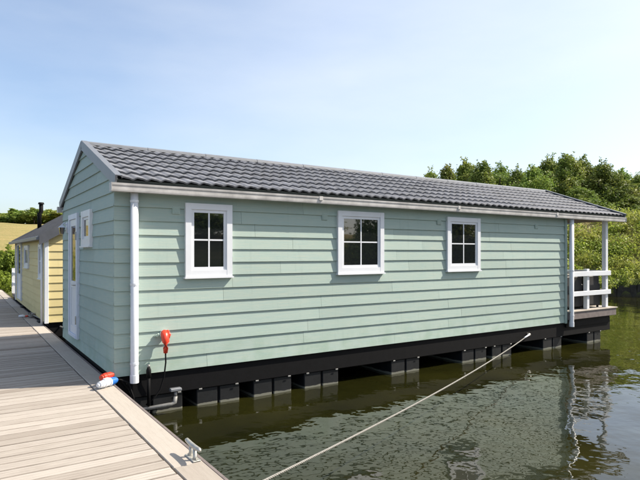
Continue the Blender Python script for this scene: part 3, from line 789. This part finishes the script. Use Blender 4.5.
for sgn in (0, 1):
    b = MB(); ya, yb = YA-0.16, YB+0.20
    def rp_(x, h): return (x if sgn == 0 else YW-x, h)
    e = -0.16; ze = YH + 0.04 + RS*e; zr = YH + 0.04 + RS*YW/2
    pts = []
    for dz in (0.0, 0.07):
        q = [(e, ya, ze+dz), (YW/2, ya, zr+dz), (YW/2, yb, zr+dz), (e, yb, ze+dz)]
        if sgn: q = [(YW-a, b_, c) for a, b_, c in q]; q = [q[1], q[0], q[3], q[2]]
        pts += q
    b.hexa(pts); rf = b.build('roof', 'darkroof', yh)
    # standing seams
    k = 0
    yq = ya + 0.3
    while yq < yb:
        b = MB(); pts = []
        for dz in (0.069, 0.095):
            q = [(e, yq, ze+dz), (YW/2, yq, zr+dz), (YW/2, yq+0.03, zr+dz), (e, yq+0.03, ze+dz)]
            if sgn: q = [(YW-a, b_, c) for a, b_, c in q]; q = [q[1], q[0], q[3], q[2]]
            pts += q
        b.hexa(pts); b.build('roof_seam', 'darkroof', rf); yq += 0.45
    xg = -0.24 if sgn == 0 else YW+0.16
    MB().box(xg, xg+0.08, ya, yb, ze-0.03, ze+0.05, 0.006).build('gutter', 'barge', yh)
for sgn in (0, 1):
    b = MB(); pts = []
    for dz in (-0.14, 0.09):
        q = [(-0.18, YA-0.19, YH+0.04-RS*0.18+dz), (YW/2, YA-0.19, zr+dz), (YW/2, YA-0.161, zr+dz), (-0.18, YA-0.161, YH+0.04-RS*0.18+dz)]
        if sgn: q = [(YW-a, b_, c) for a, b_, c in q]; q = [q[1], q[0], q[3], q[2]]
        pts += q
    b.hexa(pts); b.build('barge_board', 'darkroof', yh)
MB().tube([(-0.085, YA+0.16, YH-0.04), (-0.085, YA+0.16, -0.05)], 0.03, 12).build('downpipe', 'white', yh, True)
fl = MB().tube([(0.55, 13.0, 2.35), (0.55, 13.0, 2.95), (0.60, 13.0, 3.02), (0.60, 13.0, 3.26)], 0.065, 12).build('stove_pipe', 'black', yh, True)
MB().tube([(0.60, 13.0, 3.27), (0.60, 13.0, 3.33)], [0.10, 0.08], 12).build('pipe_cowl', 'black', fl)
MB().box(0.03, YW-0.03, YA+0.02, YB+1.8, -0.35, -0.01, 0.01).build('hull_beam', 'black', yh)
for k in range(5):
    MB().box(0.05, YW-0.05, YA+0.1+1.9*k, YA+1.5+1.9*k, -1.0, -0.351, 0.01).build('pontoon', 'pontoon', yh)
MB().box(0.0, YW, YB+0.06, YB+1.9, 0.0, 0.10).build('veranda_deck', 'deckgrey', yh)
yr = MB().box(0.0, 0.05, YB+0.06, YB+1.9, 0.80, 0.90).build('railing', 'white', yh)
MB().box(0.001, 0.049, YB+0.06, YB+1.9, 0.42, 0.52).build('rail', 'white', yr)
for q in (0.1, 0.65, 1.2, 1.85): MB().box(0.051, 0.14, YB+q, YB+q+0.09, 0.101, 1.0).build('post', 'white', yr)
MB().box(-0.02, 0.10, YB+1.8, YB+1.9, 0.101, 1.05).build('post', 'white', yr)
# black fenders between hull and jetty
for yy_, fl_ in ((7.6, 'nearest'), (9.6, 'middle'), (12.0, 'farthest')):
    f = thing('fender', fl_ + ' black rubber fender hanging at the yellow hull beside the jetty', 'fender', (0.0, yy_, -0.2), 0, 'black fenders at the yellow house')
    MB().tube([(-0.0, -0.25, 0.05), (-0.0, -0.20, 0.06), (0, 0.2, 0.06), (0, 0.25, 0.05)], [0.05, 0.12, 0.12, 0.05], 12).build('fender_body', 'black', f, True)
    MB().tube([(0.02, 0, 0.15), (0.03, 0, 0.22)], 0.012, 6).build('lanyard', 'rope', f)

# ------------------------------------------------------------------ timber piling on the far bank
pil = thing('timber_piling', 'dark wet timber piling holding the far overgrown bank at the waterline', 'piling')
pm2 = MB().hexa([(-0.15, -0.06, -0.8), (0.15, -0.06, -0.8), (0.15, 0.06, -0.8), (-0.15, 0.06, -0.8), (-0.145, -0.05, 1.0), (0.145, -0.05, 1.0), (0.145, 0.05, 0.96), (-0.145, 0.05, 0.96)]).mesh('pile', 'piling')
seq = [(9, 19.5), (14, 17.5), (25, 8.5), (32, 1), (46, -16), (44, -33)]
cnt = 0
for i in range(len(seq)-1):
    a = Vector(seq[i]+(0,)); c = Vector(seq[i+1]+(0,)); d = (c-a); ln = d.length; d.normalize(); an = math.atan2(d.y, d.x)
    k = 0.0
    while k < ln and cnt < 290:
        o = link('pile', pm2, pil); p = a + d*k + Vector((d.y, -d.x, 0))*random.uniform(0.0, 0.05)
        o.location = (p.x, p.y, WATER - random.uniform(0.25, 0.6)); o.rotation_euler = (random.uniform(-0.03, 0.03), random.uniform(-0.02, 0.02), an + random.uniform(-0.1, 0.1)); k += 0.31; cnt += 1

# ------------------------------------------------------------------ vegetation
def leaf_cloud(centers, radii, per, size, flat=0.8, shell=0.55):
    """leaf quads in and on the given blobs"""
    V = []
    for c, r, n in zip(centers, radii, per):
        d = rng.normal(size=(n, 3)); d /= np.linalg.norm(d, axis=1, keepdims=True)
        rad = r*(shell + (1-shell)*rng.random((n, 1))**0.5)*(1+0.16*rng.normal(size=(n, 1)))
        p = c + d*rad*np.array([1, 1, flat])
        nrm = d*0.7 + rng.normal(size=(n, 3))*0.8 + np.array([0, 0, 0.4]); nrm /= np.linalg.norm(nrm, axis=1, keepdims=True)
        a = np.cross(nrm, rng.normal(size=(n, 3))); a /= np.linalg.norm(a, axis=1, keepdims=True); b = np.cross(nrm, a)
        s = size*(0.6+0.8*rng.random((n, 1)))
        q = np.stack([p - a*s, p - b*s*0.5, p + a*s, p + b*s*0.5], 1)
        V.append(q.reshape(-1, 3))
    V = np.concatenate(V); F = np.arange(len(V)).reshape(-1, 4); return V, F
def crown_mesh(name, seed, blobs, w, h, n_leaf, size, mat):
    global rng
    rng = np.random.default_rng(seed)
    C = []; Rr = []
    for i in range(blobs):
        a = rng.uniform(0, 2*math.pi); u = rng.random()**0.6; z = rng.uniform(0.15, 1.0)
        prof = math.sin(min(1, 0.25+z*0.82)*math.pi)**0.7 if z < 0.99 else 0.2
        C.append(np.array([w/2*u*prof*math.cos(a), w/2*u*prof*math.sin(a), h*z])); Rr.append(rng.uniform(0.13, 0.26)*w*(1.15-0.5*z))
    per = [int(n_leaf*(r**2)/sum(q**2 for q in Rr)) for r in Rr]
    V, F = leaf_cloud(C, Rr, per, size)
    # stray twigs above the outline
    T = []; 
    for c, r in zip(C, Rr):
        if rng.random() < 0.75:
            for _ in range(2):
                d = np.array([rng.normal()*0.4, rng.normal()*0.4, 1.0]); d /= np.linalg.norm(d)
                for s in np.linspace(0.8, 1.5, 7): T.append(c + d*r*s + rng.normal(size=3)*0.05*w/4)
    T = np.array(T); V2, F2 = leaf_cloud(list(T), [size*1.0]*len(T), [4]*len(T), size*0.9)
    return np_mesh(name, np.concatenate([V, V2]), np.concatenate([F, F2+len(V)]), mat)
def trunk_mesh(seed, h, r):
    rd = random.Random(seed); b = MB()
    b.tube([(0, 0, -0.4), (0.03*h*rd.uniform(-1, 1), 0, h*0.25), (0.04*h*rd.uniform(-1, 1), 0.03*h, h*0.55), (0.05*h*rd.uniform(-1, 1), 0, h*0.88)], [r*1.3, r, r*0.7, r*0.2], 8)
    for k in range(7):
        a = rd.uniform(0, 6.28); z = h*rd.uniform(0.2, 0.6); l = h*rd.uniform(0.25, 0.42)
        b.tube([(0, 0, z), (l*0.5*math.cos(a), l*0.5*math.sin(a), z+l*0.45), (l*math.cos(a), l*math.sin(a), z+l*0.8)], [r*0.5, r*0.32, r*0.1], 6)
    return b.mesh('trunk', 'bark', True)
crowns = [crown_mesh('crown', 11+i, 34, 1.0*4.6, 4.9, 19000, 0.098, 'leaf') for i in range(5)]
trunks = [trunk_mesh(31+i, 4.4, 0.14) for i in range(3)]
CX, CY = cam.location.x, cam.location.y
def at(px, depth):
    lat = (px-320)/544*depth
    return (CX + lat*0.8325 + depth*0.554, CY - lat*0.554 + depth*0.8325)
tree_labels = []
def tree(x, y, top_z, width, idx, label, group, crm=None):
    z = float(terrain(x, y)); h = top_z - z
    t = thing('broadleaf_tree', label, 'tree', (x, y, z), idx*1.7, group)
    c = link('crown', (crm or crowns)[idx % len(crm or crowns)], t); k = h/5.35; c.scale = (width/4.6, width/4.6, k)
    o = link('trunk', trunks[idx % 3], t); o.scale = (k*1.1, k*1.1, k)
prof = [(431, 50, 172, 4.0), (447, 47, 165.5, 4.3), (466, 50, 162, 4.8), (484, 46, 164, 4.4), (500, 52, 165, 4.6), (517, 48, 170, 4.4), (533, 44, 166, 4.2), (549, 49, 159, 5.0), (566, 45, 157.5, 4.8), (584, 48, 158.5, 5.2), (603, 44, 164, 4.8), (621, 48, 170, 4.8), (640, 45, 175, 5.0), (664, 46, 172, 5.2), (692, 47, 166, 5.4), (725, 48, 170, 5.6), (760, 47, 172, 5.6)]
names = ['leftmost and smallest tree in the row above the roof ridge', 'low rounded tree just right of the leftmost one above the roof', 'taller round-topped tree left of the middle of the roof-line row', 'bushy tree with a flat top above the grey roof', 'thin-topped tree between the two high clumps above the roof', 'lowest tree in the dip of the row above the roof', 'tree rising on the right side of the dip in the row', 'tall dense tree left of the highest one in the row', 'highest tree of the row, above the veranda end of the roof', 'broad high tree just right of the highest one', 'tree behind the veranda corner sloping down to the right', 'lower yellow-green tree above the far bank near the right edge', 'tree cut by the right edge of the view', 'tree beyond the right edge of the view', 'tall tree further out beyond the right edge', 'wide tree on the bank far to the right', 'last tree of the row on the bank far to the right']
for i, (px, d, ty, w) in enumerate(prof):
    x, y = at(px, d); tree(x, y, 1.63+(253-ty)/544*d, w, i, names[i], 'trees on the high bank behind the roof')
# second, lower rank filling the base of the row
for i in range(13):
    px = 422+i*26; x, y = at(px, 41.5+1.5*(i % 2))
    tree(x, y, 1.63+(253-(188+4*(i % 3)+ (8 if i<3 else 0)))/544*41, 4.6, i+2, 'low bush under the high trees, %s in its rank' % ('first from the left', 'second from the left', 'third from the left', 'fourth from the left', 'fifth from the left', 'sixth from the left', 'middle', 'eighth from the left', 'ninth from the left', 'sixth from the far right', 'third from the far right', 'second from the far right', 'last on the far right')[i], 'understorey trees on the high bank')
# trees across the water east of the basin (seen in the window panes)
eb = ['at the north end', 'second from the north', 'third from the north', 'at the bend', 'just past the bend', 'left of the middle', 'in the middle', 'right of the middle', 'near the south end', 'at the south end', 'on the far south shore', 'last on the south shore']
for i in range(12):
    a = i/11; x = 50-52*a+random.uniform(-1, 1); y = -20-28*min(1, a*2.2)+random.uniform(-1, 1)
    tree(x, y, 8.8+random.uniform(-2.2, 1.5), 8.0, i, 'tree ' + eb[i] + ' of the opposite bank', 'trees on the opposite bank')
# far trees over the meadow on the left
far_c = [crown_mesh('crown', 71+i, 16, 4.6, 4.9, 2600, 0.26, 'leaf') for i in range(3)]
lt = [(-14, 212, 6), (-3, 212, 5), (6, 213, 5.5), (14, 208.5, 6), (21, 211, 5.5), (28, 211.5, 5), (34, 207.5, 5.5), (42, 211, 5), (49, 209, 5), (57, 210, 5.5), (66, 208, 6), (76, 209, 6)]
ln = ['tree left of the view on the meadow crest', 'leftmost visible tree on the meadow crest', 'low tree second from the left edge on the meadow crest', 'dark rounded tree on the meadow crest near the left edge', 'pale bushy tree on the crest right of the dark rounded one', 'low tree on the crest between two taller ones', 'pointed tree on the crest left of the stove pipe', 'tree directly behind the stove pipe', 'tree on the crest just right of the stove pipe', 'tree on the crest beside the green gable', 'tree on the crest hidden by the green gable', 'last tree on the crest behind the green house']
for i, (px, ty, w) in enumerate(lt):
    d = 128+4*(i % 3); x, y = at(px, d); 
    tree(x, y, 1.63+(253-ty)/544*d, w*1.25, i, ln[i], 'trees on the meadow crest', far_c)

# overgrown bank: countless leaves and bramble mounds
def bank_veg():
    global rng
    rng = np.random.default_rng(5)
    C = []; Rr = []
    n = 0
    while n < 2500:
        x = rng.uniform(8, 46); y = rng.uniform(-18, 27)
        D = float(shore_dist(x, y)); ang = math.degrees(math.atan2(x+1.73, y+7.45))
        if D < -0.3 or D > 10.5 or ang < 34: continue
        z = max(float(terrain(x, y)), 0.05); r = rng.uniform(0.22, 0.62)
        C.append(np.array([x, y, z + rng.uniform(-0.1, 0.35) + 0.3*(rng.random() < 0.15)])); Rr.append(r); n += 1
    per = [int(34 + 190*r*r) for r in Rr]
    V, F = leaf_cloud(C, Rr, [int(p*1.7) for p in per], 0.070, 0.85, 0.4)
    return np_mesh('bank_vegetation', V, F, 'leafbank')
link('bank_vegetation', bank_veg(), kind='stuff', label='yellow-green brambles and bracken covering the far bank', category='undergrowth')
# bushes on the low shore by the jetty end
shrub = crown_mesh('foliage', 91, 16, 2.4, 1.6, 5200, 0.07, 'leafbush'); shrub2 = crown_mesh('foliage', 92, 16, 2.4, 1.6, 5200, 0.07, 'leafbush')
stem = trunk_mesh(50, 1.2, 0.04)
bl = [(-16, 27, 1.9, 3.0, 'bright green bush beyond the jetty end, outside the left edge'), (2, 27.5, 1.75, 2.8, 'bright green bush at the left edge beyond the jetty end'), (12, 26.6, 1.9, 2.4, 'green bush just left of the yellow house veranda'), (22, 28, 1.5, 2.6, 'green bush behind the yellow house veranda rail'), (34, 29, 1.6, 3.0, 'green bush behind the yellow house'), (-34, 28, 1.6, 3.0, 'low green bush on the shore further left')]
for i, (px, d, h, w, lab) in enumerate(bl):
    x, y = at(px, d); z = float(terrain(x, y))
    t = thing('bush', lab, 'bush', (x, y, z-0.1), i*2.1, 'bushes on the low shore')
    c = link('foliage', shrub if i % 2 else shrub2, t); c.scale = (w/2.4, w/2.4, h/1.75); link('stem', stem, t)
# rough grass of the meadow near the shore
def meadow():
    global rng
    rng = np.random.default_rng(9); n = 26000
    x = rng.uniform(-30, 14, n); y = 24.6 + 34*rng.random(n)**1.6; ang = np.degrees(np.arctan2(x+1.73, y+7.45)); k = ang < 34; x = x[k]; y = y[k]
    z = terrain(x, y); n = len(x); h = 0.12+0.35*rng.random(n); a = rng.uniform(0, 6.28, n); w = 0.03+0.03*rng.random(n)
    dx = np.cos(a)*w; dy = np.sin(a)*w; lx = rng.normal(size=n)*0.09; ly = rng.normal(size=n)*0.09
    V = np.stack([np.stack([x-dx, y-dy, z-0.02], -1), np.stack([x+dx, y+dy, z-0.02], -1), np.stack([x+lx, y+ly, z+h], -1)], 1).reshape(-1, 3)
    return np_mesh('meadow_grass', V, np.arange(len(V)).reshape(-1, 3), 'leafbank')
link('meadow_grass', meadow(), kind='stuff', label='rough grass on the low meadow behind the jetty', category='grass')
